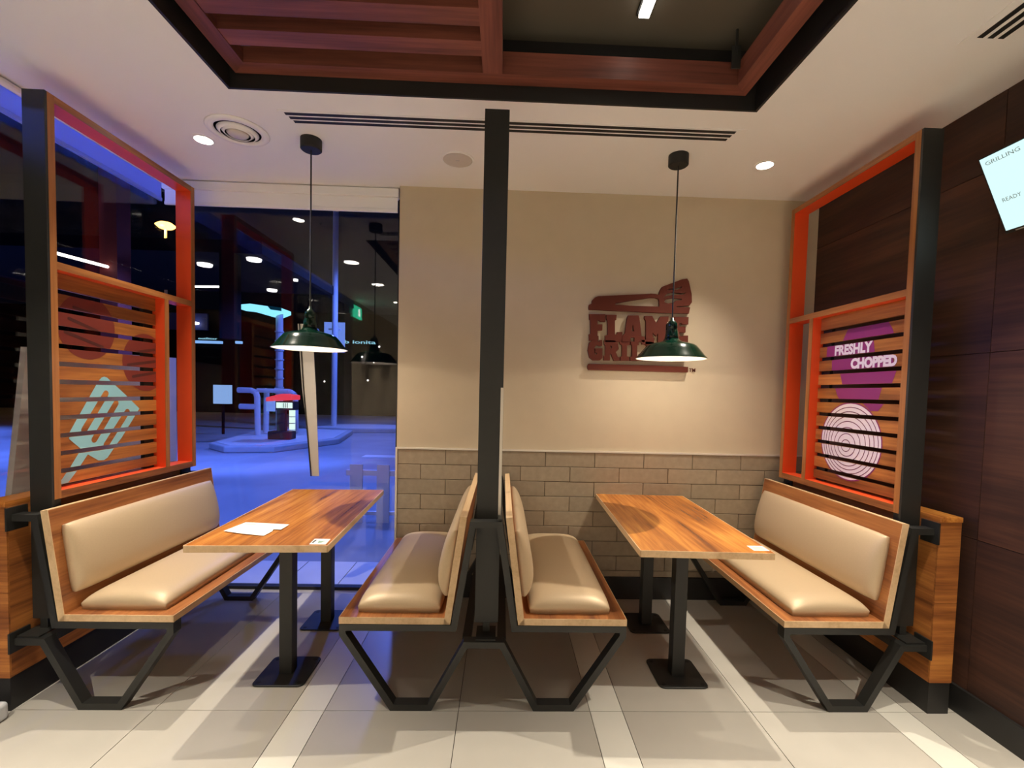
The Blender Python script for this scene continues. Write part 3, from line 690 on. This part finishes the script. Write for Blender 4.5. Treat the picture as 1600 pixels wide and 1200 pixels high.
# ================================================================== PENDANT LAMPS
def pendant(x, y, label):
    t = thing('pendant_lamp', (x, y, 1.66), label, 'lamp', 'green enamel pendant lamps')
    MB().lathe([(0.0, -0.060), (0.050, -0.060), (0.056, -0.055), (0.056, 0.0), (0, 0)], (x, y, ZC), 36).build('canopy', M_BLACK, t, bevel=0)
    MB().rod((x, y, 1.885), (x, y, ZC - 0.06), 0.0042, 8).build('cord', M_BLACK, t)
    prof = [(0.201, 0.0), (0.196, 0.007), (0.186, 0.016), (0.160, 0.050), (0.140, 0.073), (0.128, 0.081), (0.100, 0.089), (0.070, 0.096), (0.048, 0.105), (0.040, 0.116)]
    inn = [(r - 0.0035, z - 0.002) for r, z in reversed(prof)]
    sh = MB().lathe(prof, (x, y, 1.668), 56).lathe([], (0, 0, 0), 3) if False else None
    mb = MB(); m = mb.lathe(prof + [(0.036, 0.116)], (x, y, 1.668), 56)
    m.f = [q for q in m.f if len(q) == 4]
    sh = mb.build('shade', M_GREEN, t, smooth=True)
    mb = MB(); mb.lathe([(0.0, 0.108)] + inn + [(0.201, -0.0005)], (x, y, 1.668), 56); mb.f = [q for q in mb.f if len(q) == 4 or len(q) == 3]
    mb.build('white_lining', M_WHITE, sh, smooth=True)
    MB().lathe([(0.041, 0.112), (0.036, 0.135), (0.033, 0.165), (0.029, 0.168), (0.029, 0.176), (0.031, 0.178), (0.029, 0.205), (0.022, 0.212), (0.020, 0.218), (0.010, 0.221), (0.009, 0.236), (0.0, 0.238)], (x, y, 1.668), 32).build('socket', M_GREEN, t, smooth=True)
    for k in range(3):
        a = k * 2.094 + 0.5
        MB().box(x + 0.031 * math.cos(a) - 0.004, x + 0.031 * math.cos(a) + 0.004, y + 0.031 * math.sin(a) - 0.004, y + 0.031 * math.sin(a) + 0.004, 1.80, 1.87).build('socket_rib', M_GREEN, t, bevel=0.001)
    MB().lathe([(0, -0.028), (0.018, -0.022), (0.028, -0.004), (0.026, 0.016), (0.014, 0.034), (0.013, 0.060), (0, 0.062)], (x, y, 1.722), 24).build('bulb', M_BULB, t, smooth=True)
    lamp('POINT', 'pendant_bulb_light', (x, y, 1.686), P_PEND, (1.0, 0.87, 0.68), shadow_soft_size=0.012)
    done()
pendant(-1.100, 2.655, 'dark green pendant lamp hanging over the left table in front of the window')
pendant(0.972, 2.665, 'dark green pendant lamp hanging over the right table in front of the wall sign')

SIGN={
 'F':[[(0.579,2.002),(0.692,2.004),(0.693,1.953),(0.654,1.952),(0.654,1.96),(0.638,1.959),(0.639,1.933),(0.673,1.934),(0.673,1.893),(0.64,1.891),(0.641,1.856),(0.649,1.852),(0.65,1.822),(0.585,1.82),(0.581,1.863),(0.592,1.865),(0.588,1.962),(0.581,1.966)]],
 'L':[[(0.698,2.001),(0.77,2.002),(0.768,1.967),(0.759,1.963),(0.762,1.866),(0.776,1.868),(0.778,1.884),(0.813,1.885),(0.815,1.816),(0.696,1.813),(0.694,1.858),(0.711,1.862),(0.707,1.963),(0.7,1.969)]],
 'A':[[(0.85,2.0),(0.922,2.002),(0.929,1.982),(0.948,1.861),(0.97,1.857),(0.972,1.821),(0.9,1.819),(0.899,1.849),(0.872,1.848),(0.873,1.818),(0.809,1.816),(0.812,1.857),(0.832,1.878),(0.842,1.979)],[(0.885,1.94),(0.878,1.895),(0.896,1.892)]],
 'M':[[(0.964,1.999),(1.017,2.001),(1.048,1.953),(1.075,2.0),(1.133,2.002),(1.132,1.966),(1.122,1.961),(1.129,1.841),(1.139,1.837),(1.141,1.809),(1.064,1.807),(1.063,1.884),(1.052,1.862),(1.024,1.887),(1.029,1.851),(1.04,1.847),(1.035,1.806),(0.954,1.804),(0.949,1.832),(0.98,1.837),(0.975,1.967),(0.964,1.983)]],
 'E':[[(1.154,1.999),(1.272,2.001),(1.272,1.951),(1.23,1.95),(1.226,1.958),(1.209,1.958),(1.21,1.933),(1.254,1.934),(1.255,1.894),(1.212,1.893),(1.213,1.868),(1.229,1.869),(1.242,1.873),(1.274,1.874),(1.275,1.825),(1.161,1.822),(1.16,1.842),(1.176,1.847),(1.172,1.965),(1.155,1.968)]],
 'G':[[(0.585,1.806),(0.609,1.825),(0.638,1.822),(0.653,1.812),(0.656,1.826),(0.675,1.827),(0.676,1.786),(0.658,1.784),(0.639,1.791),(0.623,1.774),(0.622,1.746),(0.63,1.724),(0.641,1.728),(0.641,1.738),(0.628,1.738),(0.627,1.768),(0.679,1.77),(0.681,1.703),(0.663,1.686),(0.614,1.685),(0.59,1.704),(0.577,1.753)]],
 'R':[[(0.689,1.825),(0.765,1.825),(0.787,1.805),(0.792,1.767),(0.773,1.746),(0.786,1.714),(0.802,1.708),(0.8,1.688),(0.76,1.686),(0.74,1.733),(0.731,1.733),(0.733,1.688),(0.69,1.687),(0.689,1.717),(0.699,1.722),(0.697,1.791),(0.69,1.797)],[(0.734,1.792),(0.746,1.778),(0.735,1.761)]],
 'I':[[(0.799,1.82),(0.869,1.82),(0.867,1.797),(0.849,1.795),(0.851,1.72),(0.867,1.716),(0.868,1.688),(0.807,1.688),(0.806,1.714),(0.816,1.719),(0.814,1.796),(0.801,1.8)]],
 'L2':[[(0.875,1.822),(0.93,1.822),(0.931,1.799),(0.92,1.797),(0.922,1.723),(0.936,1.726),(0.938,1.738),(0.967,1.737),(0.968,1.689),(0.875,1.688),(0.874,1.716),(0.887,1.72),(0.884,1.796),(0.875,1.802)]],
 'L3':[[(0.976,1.824),(1.032,1.823),(1.033,1.801),(1.021,1.798),(1.024,1.725),(1.037,1.727),(1.039,1.74),(1.068,1.738),(1.07,1.691),(0.977,1.69),(0.976,1.718),(0.988,1.722),(0.985,1.797),(0.977,1.803)]],
 'E2':[[(1.075,1.824),(1.162,1.826),(1.161,1.789),(1.126,1.788),(1.127,1.778),(1.147,1.779),(1.149,1.748),(1.128,1.747),(1.129,1.729),(1.145,1.729),(1.166,1.736),(1.167,1.692),(1.08,1.69),(1.079,1.717),(1.089,1.722),(1.086,1.797),(1.076,1.801)]],
 'D':[[(1.17,1.826),(1.237,1.827),(1.267,1.808),(1.277,1.762),(1.27,1.714),(1.242,1.693),(1.176,1.692),(1.175,1.719),(1.185,1.724),(1.182,1.799),(1.171,1.802)],[(1.219,1.795),(1.232,1.779),(1.235,1.76),(1.234,1.742),(1.222,1.725)]],
 'bar':[[(0.586,1.66),(1.019,1.661),(1.283,1.657),(1.283,1.619),(0.587,1.618),(0.579,1.629),(0.579,1.647)]],
 'spat':[[(0.576,2.032),(0.573,2.048),(0.576,2.065),(0.595,2.074),(0.596,2.095),(0.614,2.115),(0.636,2.125),(0.86,2.142),(0.997,2.153),(0.997,2.154),(1.035,2.153),(1.059,2.147),(1.063,2.169),(1.069,2.185),(1.081,2.204),(1.153,2.233),(1.216,2.258),(1.251,2.264),(1.263,2.247),(1.287,2.16),(1.291,2.104),(1.277,2.083),(1.242,2.077),(1.185,2.072),(1.185,2.067),(1.28,2.068),(1.273,2.025),(1.168,2.025),(1.001,2.025)],[(0.758,2.08),(0.874,2.104),(0.998,2.126),(1.036,2.126),(1.057,2.119),(1.063,2.103),(1.064,2.067),(0.937,2.067),(0.86,2.067),(0.806,2.07),(0.758,2.071)],[(1.112,2.178),(1.126,2.19),(1.174,2.194),(1.218,2.21),(1.212,2.199),(1.187,2.187),(1.13,2.183)],[(1.092,2.13),(1.112,2.155),(1.149,2.167),(1.181,2.166),(1.22,2.162),(1.251,2.17),(1.223,2.153),(1.15,2.149),(1.115,2.14)],[(1.096,2.104),(1.113,2.121),(1.157,2.128),(1.221,2.124),(1.218,2.117),(1.177,2.11),(1.165,2.097),(1.127,2.09),(1.104,2.095)]],
 'tm':[(1.299,1.649),(1.343,1.624)],
}

# ================================================================== WALL SIGN
t = thing('wall_sign', (0.93, YB, 1.64), 'raised brown FLAME GRILLED wall sign with a spatula above the lettering', 'sign')
for k in ('F', 'L', 'A', 'M', 'E', 'G', 'R', 'I', 'L2', 'L3', 'E2', 'D'):
    MB().loops(SIGN[k], 'y', YB - 0.024, YB - 0.001).build('letter_' + {'L2': 'l', 'L3': 'l', 'E2': 'e'}.get(k, k.lower()), M_SIGN, t)
MB().loops(SIGN['spat'], 'y', YB - 0.0245, YB - 0.001).build('spatula_relief', M_SIGN, t)
MB().loops(SIGN['bar'], 'y', YB - 0.024, YB - 0.001).build('underline_bar', M_SIGN, t)
v, f = text_mesh('TM', 0.02)
(ax_, az_), (bx_, bz_) = SIGN['tm']
MB().add([(ax_ + (bx_ - ax_) * p[0], YB - 0.004, bz_ + (az_ - bz_) * p[1]) for p in v] + [(ax_ + (bx_ - ax_) * p[0], YB - 0.0005, bz_ + (az_ - bz_) * p[1]) for p in v],
         [q for q in f] + [tuple(i + len(v) for i in reversed(q)) for q in f]).build('trademark_lettering', M_SIGN, t)
done()

# ================================================================== SCREEN ON THE RIGHT WALL (top leans out into the room)
t = thing('menu_screen', (2.06, 1.5, 2.2), 'bright tilted order screen showing GRILLING and READY on the dark right wall', 'screen')
Pb = Vector((2.128, 1.930, 2.190)); Pt = Vector((1.990, 1.930, 2.478)); up = (Pt - Pb).normalized(); H = (Pt - Pb).length
nr = Vector((-up.z, 0, up.x)); Lw = 0.56
def scr(u, w, d): return tuple(Pb + up * (u * H) + Vector((0, -w * Lw, 0)) + nr * d)
def slab(mb, u0, u1, w0, w1, d0, d1):
    vv = [scr(u, w, d) for u in (u0, u1) for w in (w0, w1) for d in (d0, d1)]
    return mb.add(vv, [(0, 1, 3, 2), (4, 6, 7, 5), (0, 4, 5, 1), (2, 3, 7, 6), (0, 2, 6, 4), (1, 5, 7, 3)])
slab(MB(), -0.045, 1.02, -0.012, 1.012, -0.030, 0.0).build('bezel', M_BLACK, t, bevel=0.002)
scn = slab(MB(), 0.0, 1.0, 0.0, 1.0, 0.0, 0.0015).build('display', M_TV, t)
slab(MB(), -0.035, -0.02, 0.06, 0.16, 0.0, 0.001).build('maker_badge', M_CHROME, t)
def scrtext(body, u0, u1, w0, w1):
    v, f = text_mesh(body)
    MB().add([scr(u0 + (u1 - u0) * p[1], w0 + (w1 - w0) * p[0], 0.0022) for p in v], f).build('screen_lettering', M_TVTEXT, scn)
scrtext('GRILLING', 0.895, 0.945, 0.03, 0.26)
scrtext('READY', 0.370, 0.420, 0.05, 0.175)
slab(MB(), 0.84, 0.885, 0.36, 0.50, 0.0016, 0.0022).build('screen_mark', M_TVTEXT, scn)
MB().bar([(2.09, 1.65, 2.34), (2.172, 1.65, 2.34)], 0.06, 0.10).build('wall_bracket', M_BLACK, t)
done()

# pale rounded object at the left edge of the floor
t = thing('chair_foot', (-2.16, 1.98, 0), 'pale grey rounded chair foot at the far left edge on the floor', 'chair foot')
MB().box(-2.24, -2.088, 1.90, 1.985, 0.0, 0.078).build('foot', M_POLE, t, bevel=0.018, seg=4)
MB().rod((-2.18, 1.94, 0.078), (-2.20, 1.94, 0.42), 0.014, 14).build('tube', M_CHROME, t, smooth=False)
done()

# ================================================================== ROOM LEFT OF THE CAMERA (seen only as reflections in the glass)
t = thing('exit_sign', (XL + 0.03, -0.42, 2.62), 'green running-man style exit sign box high on the left wall', 'exit sign')
MB().box(XL, XL + 0.03, -0.98, -0.62, 2.56, 2.74).build('housing', M_GREENE, t)
MB().box(XL + 0.03, XL + 0.031, -0.90, -0.80, 2.59, 2.71).build('arrow_panel', M_EXITW, t)
done()

# ================================================================== OUTSIDE
GZ = -0.05
struct('ground', MB().box(-60, 30, -8, 70, GZ - 0.2, GZ - 0.012), M_ASPH)
pv = struct('pavement', MB().box(-3.6, 0.4, 3.40, 3.86, GZ - 0.012, GZ + 0.018), M_CONC)
for k in range(10):
    MB().box(-3.6 + 0.4 * k + 0.003, -3.6 + 0.4 * (k + 1) - 0.003, 3.403, 3.857, GZ + 0.018, GZ + 0.040).build('paving_tile', M_PAVE, pv)
def kerb(name, poly, label):
    cx = sum(p[0] for p in poly) / len(poly); cy = sum(p[1] for p in poly) / len(poly)
    t = thing(name, (cx, cy, GZ), label, 'kerb')
    MB().prism(poly, 'z', GZ - 0.012, GZ + 0.14).build('kerb_stone', M_CONC, t, bevel=0.03, seg=3)
    MB().prism([((p[0] - cx) * .9 + cx, (p[1] - cy) * .93 + cy) for p in poly], 'z', GZ + 0.14, GZ + 0.150).build('paved_top', M_PAVE, t)
    done()
kerb('kerb_island', [(-6.9, 11.0), (-6.2, 10.4), (-5.2, 10.6), (-4.4, 12.5), (-4.9, 15.2), (-6.6, 15.4), (-7.6, 14.2)], 'pale kerbed island outside carrying the railing and the order post')
kerb('kerb_island', [(-6.6, 15.9), (-5.3, 15.7), (-2.4, 16.2), (-2.4, 17.6), (-5.2, 17.8), (-6.4, 17.4)], 'pale kerbed island outside under the tall sign pole')
# tubular white railing
t = thing('tubular_railing', (-6.5, 13.4, GZ), 'white tubular hoop railing around the drive-through order post outside', 'railing')
def pipe(name, pts, r=0.075):
    mb = MB()
    for a, b_ in zip(pts, pts[1:]): mb.rod(a, b_, r, 10)
    for p in pts[1:-1]: mb.rod((p[0], p[1], p[2] - 0.02), (p[0], p[1], p[2] + 0.02), r * 1.02, 10)
    mb.build(name, M_POLE, t, smooth=False)
zt = 1.33
pipe('hoop', [(-7.30, 12.9, zt), (-6.95, 12.9, zt), (-6.82, 12.9, zt - 0.05), (-6.78, 12.9, zt - 0.18), (-6.764, 12.9, GZ + 0.15)])
pipe('hoop', [(-7.0, 13.7, zt + .02), (-6.93, 13.7, zt - 0.05), (-6.95, 13.7, GZ + 0.15)])
pipe('hoop', [(-6.65, 13.6, zt), (-6.20, 13.6, zt - 0.02), (-6.08, 13.6, zt - 0.10), (-6.05, 13.6, zt - 0.25), (-6.04, 13.6, GZ + 0.15)])
pipe('top_rail', [(-7.0, 13.3, zt), (-6.2, 13.5, zt)], 0.06)
pipe('lower_rail', [(-7.25, 12.9, 0.88), (-6.78, 12.9, 0.88)])
done()
# order post
t = thing('order_post', (-5.75, 12.0, GZ + 0.15), 'brown drive-through order post with red lit roof and glowing menu outside', 'order post')
def yz(Y1_, x, z, Y2_): k = Y2_ / Y1_; return x * k, 1.45 + (z - 1.45) * k
k = 12.0 / 9.8
MB().box(-5.80, -5.58, 11.95, 12.1, GZ + 0.15, 0.95).box(-5.98, -5.40, 11.85, 12.2, GZ + 0.15, GZ + 0.36).build('pillar', M_BOARD, t, bevel=0.03)
MB().prism([(-5.97, 1.07), (-5.32, 1.12), (-5.32, 1.24), (-5.60, 1.27), (-5.97, 1.17)], 'y', 11.75, 12.25).build('red_roof', M_RED, t, bevel=0.02)
MB().box(-5.76, -5.30, 11.82, 12.1, 0.86, 1.08).build('head_box', M_BLACK, t)
MB().box(-5.73, -5.335, 11.80, 11.82, 0.91, 1.05).build('menu_panel', M_MENU, t)
for q in range(3): MB().box(-5.56 + 0.05 * q, -5.545 + 0.05 * q, 11.79, 11.80, 0.92, 1.04).build('menu_line', M_BLACK, t)
MB().box(-5.98, -5.77, 11.80, 11.84, 0.82, 1.10).build('side_sign', M_PANELW, t)
done()
t = thing('lit_post', (-5.55, 12.6, GZ + 0.15), 'glowing white ribbed light post standing behind the order post', 'light post')
MB().rod((-5.69, 12.6, GZ + 0.15), (-5.69, 12.6, 0.85), 0.075, 14).build('lit_tube', M_MENU, t)
for q in range(4): MB().rod((-5.69, 12.6, 0.1 + 0.18 * q), (-5.69, 12.6, 0.12 + 0.18 * q), 0.08, 14).build('band', M_POLE, t)
done()
# tall pole with sign back
k = 16.5 / 12.0
px_, _z = yz(12, -4.358, 1.45, 16.5); px_ = -5.99
t = thing('sign_pole', (px_, 16.5, GZ), 'tall pale pole with a square sign panel outside behind the pendant lamp', 'sign pole')
MB().rod((px_, 16.5, GZ + 0.15), (px_ + 0.02, 16.5, 8.6), 0.095, 14).build('pole', M_POLE, t, smooth=False)
MB().box(-6.40, -5.68, 16.62, 16.66, 2.72, 3.78).build('sign_panel', M_PANELW, t)
MB().box(-6.22, -5.80, 16.55, 16.62, 3.50, 3.55).build('clamp', M_POLE, t)
done()
# box sign
t = thing('box_sign', (-8.6, 14.5, GZ), 'small square glowing pale blue box sign outside at the left of the window', 'sign')
MB().box(-8.90, -8.44, 14.4, 14.6, 0.88, 1.46).build('sign_box', M_BOXE, t)
MB().rod((-8.66, 14.5, GZ - 0.012), (-8.66, 14.5, 0.88), 0.04, 10).build('post', M_NIGHT, t)
done()
# filling-station style canopy roof with cyan lit underside
t = thing('lit_canopy', (-8.5, 16.0, 0), 'distant canopy roof with a cyan lit edge and a blue column', 'canopy')
MB().prism([(-9.10, 4.16), (-8.6, 4.22), (-7.55, 4.10), (-7.55, 3.98), (-7.90, 3.83), (-8.75, 4.05), (-9.10, 4.08)], 'y', 15.9, 16.6).build('lit_edge', M_CYANE, t)
MB().prism([(-8.0, 4.16), (-7.55, 4.11), (-7.55, 4.00), (-7.9, 4.04)], 'y', 15.85, 15.9).build('green_edge', plain('canopy_green', (0.01, 0.25, 0.10), 0.6), t)
MB().rod((-7.76, 16.2, GZ - 0.012), (-7.76, 16.2, 3.98), 0.12, 12).build('column', M_POLE, t)
for q in range(7): MB().rod((-7.76, 16.2, 1.4 + 0.32 * q), (-7.76, 16.2, 1.44 + 0.32 * q), 0.15, 12).build('column_ring', M_POLE, t)
done()
# dark street front far behind with lit signs
t = thing('dark_building', (-9, 27, GZ), 'long dark building across the road outside the window', 'building')
MB().box(-40, 6, 26, 30, GZ - 0.012, 5.6).build('front_wall', M_NIGHT, t)
MB().box(-19.3, -16.3, 25.9, 26, 4.45, 5.35).build('navy_fascia', plain('navy_fascia', (0.03, 0.05, 0.25), 0.6), t)
done()
k = 25.9 / 14
def bar(x0, x1, z, label):
    t = thing('lit_sign_bar', ((x0 + x1) / 2, 25.9, z), label, 'sign')
    MB().box(x0, x1, 25.85, 25.995, z - 0.07, z + 0.07).build('tube', M_BAR, t, bevel=0.02); done()
def fx(x, z): return x * k, 1.45 + (z - 1.45) * k
x0, z0 = fx(-9.30, 2.72); x1, _ = fx(-8.385, 2.74)
bar(x0, x1, z0, 'long glowing blue sign bar on the dark building at the left of the window')
x2, z2 = fx(-7.993, 2.735); x3, _ = fx(-7.806, 2.735)
bar(x2, x3, z2, 'short glowing blue sign bar right of the long one')
def neon(body, x0, x1, z0, z1, y, label, mat=M_TEXTE):
    v, f = text_mesh(body, 0.01)
    at((x0 + x1) / 2, y, z0)
    vv = [(x0 + (x1 - x0) * p[0], y, z0 + (z1 - z0) * p[1]) for p in v]
    o = MB().add(vv + [(a, b_ + 0.05, c_) for a, b_, c_ in vv], list(f) + [tuple(i + len(v) for i in reversed(q)) for q in f]).build('neon_lettering', mat)
    done(); return tag(o, label, 'sign')
xa, za = fx(-5.06, 2.765); xb, zb = fx(-3.87, 2.90)
neon('( Jb ionita', xa, xb, za, zb, 25.95, 'glowing cyan neon lettering across the road, right of the left pendant lamp')
xa, za = fx(-9.10, 2.80); xb, zb = fx(-8.55, 2.86)
neon('outfitter', xa, xb, za, zb, 25.95, 'small dim lettering above the long blue sign bar')
# street lamp
t = thing('street_lamp', (-17.9, 25.0, 0), 'orange sodium street lamp on a tall pole seen through the left screen', 'street lamp')
MB().rod((-17.9, 25, GZ - .012), (-17.85, 25, 9.62), 0.10, 10, 0.06).build('pole', M_BANNER, t)
MB().lathe([(0, -0.20), (0.30, -0.12), (0.46, 0.02), (0.28, 0.16), (0, 0.22)], (-17.85, 25, 9.70), 20).build('lantern', M_SODIUM, t, smooth=True)
done()
lamp('POINT', 'street_lamp_light', (-17.85, 24.6, 9.5), 250, (1.0, 0.5, 0.1), shadow_soft_size=0.2)
# canopy across the forecourt with round lamps, carried by dark piers
t = thing('forecourt_canopy', (-8, 10, 4.2), 'dark flat canopy roof over the forecourt outside with round white lamps', 'canopy')
MB().box(-13.0, -4.9, 9.5, 13.4, 4.10, 4.35).build('soffit', M_NIGHT, t)
MB().box(-5.745, -5.455, 9.5, 9.76, 2.4, 4.10).build('pier', M_NIGHT, t)
done()
t = thing('red_pylon', (-6.0, 7.33, GZ), 'dull red square pylon standing in the dark outside the left window', 'pylon')
MB().box(-6.12, -5.86, 7.20, 7.46, GZ - 0.012, 5.2).build('shaft', M_DULLRED, t)
MB().box(-6.16, -5.82, 7.16, 7.50, 5.2, 5.26).build('cap', M_NIGHT, t)
done()
for (x_, y_, r_, lab) in ((-3.428, 5.407, 0.15, 'first'), (-2.726, 5.123, 0.145, 'second'), (-3.316, 6.703, 0.13, 'third'), (-2.683, 6.025, 0.055, 'small fourth')):
    k2 = (4.09 - 1.45) / (2.82 - 1.45)
    X_, Y_ = x_ * k2, y_ * k2
    t = thing('canopy_lamp', (X_, Y_, 4.05), lab + ' round white lamp of the row under the dark forecourt canopy', 'ceiling light', 'lamps under the forecourt canopy')
    MB().lathe([(0, -0.018), (r_ * 0.92, -0.016), (r_, 0.03), (0, 0.03)], (X_, Y_, 4.07), 24).build('lens', M_DOT, t)
    done()
t = thing('fascia_lamp', (-16.9, 25.85, 5.0), 'small white lamp on the navy fascia of the dark building', 'light')
MB().lathe([(0, -0.10), (0.20, -0.05), (0.22, 0.06), (0, 0.08)], (-16.85, 25.69, 4.78), 20).build('lens', M_DOT, t)
done()
def tube(a, b_, label):
    t = thing('tube_light', a, label, 'ceiling light')
    MB().rod(a, b_, 0.022, 8).build('tube', M_TUBE, t); done()
tube((-6.357, 9.6, 3.43), (-5.746, 9.6, 3.445), 'white tube light outside at the left edge of the back window')
tube((-6.0, 6.35, 3.153), (-6.0, 7.199, 3.190), 'white tube light outside above the left screen slats')
for (x_, z_, lab) in ((-8.45, 1.75, 'right of the tall sign pole, low'), (-6.42, 1.85, 'beside the tiled wall, low'), (-10.4, 3.3, 'left of the pendant shade'), (-5.9, 3.45, 'beside the tiled wall, high'), (-6.7, 2.95, 'above the neon lettering')):
    kk = 25.93 / 22
    t = thing('distant_light', (x_ * kk, 25.93, 1.45 + (z_ - 1.45) * kk), 'tiny white light on the dark building, ' + lab, 'light', 'distant night lights')
    MB().lathe([(0, -0.06), (0.06, 0), (0, 0.06)], (x_ * kk, 25.94, 1.45 + (z_ - 1.45) * kk), 10).build('globe', M_DOT, t); done()
# tapered pale pennant built as a strip on the back window
t = thing('reflection', (-1.38, 3.29, 0.82), 'pale tapering pennant strip with a dark edge line built against the back window glass', 'reflection')
MB().prism([(-1.347, 0.82), (-1.298, 0.82), (-1.325, 1.45), (-1.352, 1.894), (-1.452, 1.894), (-1.420, 1.45)], 'y', 3.2935, 3.2975).build('reflection_face', M_REFLECT, t)  # solid pale strip stands in for a shape mirrored in the glass
MB().bar([(-1.352, 3.289, 0.82), (-1.408, 3.289, 1.45), (-1.437, 3.289, 1.894)], 0.008, 0.006).build('cord', M_BLACK, t)  # dark edge of the mirrored shape, modelled as a thin bar
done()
# pale board just outside the left window
t = thing('display_board', (-2.46, 2.9, GZ), 'tall pale board leaning outside the left window behind the slats', 'board')
MB().prism([(2.27, GZ - 0.012), (2.352, 0.874), (2.423, 1.464), (2.442, 1.622), (3.52, 1.645), (3.52, GZ - 0.012)], 'x', -2.475, -2.445).build('board', M_BANNER, t)
done()
# white low barrier outside: reflected bench legs modelled as solid bars
t = thing('reflected_stripes', (-1.0, 4.3, GZ), 'low white slatted barrier of bench legs, built outside the window beside the tiled wall', 'mirror_image')
MB().box(-1.75, -0.55, 5.20, 5.24, 0.47, 0.53).box(-1.75, -0.55, 5.20, 5.24, 0.02, 0.06).build('rail', M_POLE, t)
for q in range(4): MB().box(-1.70 + 0.30 * q, -1.56 + 0.30 * q, 5.18, 5.20, GZ - 0.012, 0.60).build('reflected_stripe', M_POLE, t)
done()
# road marking
at(-2.6, 10.4, GZ)
o = MB().box(-3.1, -2.2, 10.2, 10.55, GZ - 0.012, GZ - 0.006).build('road_marking', M_PAVE); done()
tag(o, 'short pale road marking on the asphalt near the right edge of the window', 'road marking')
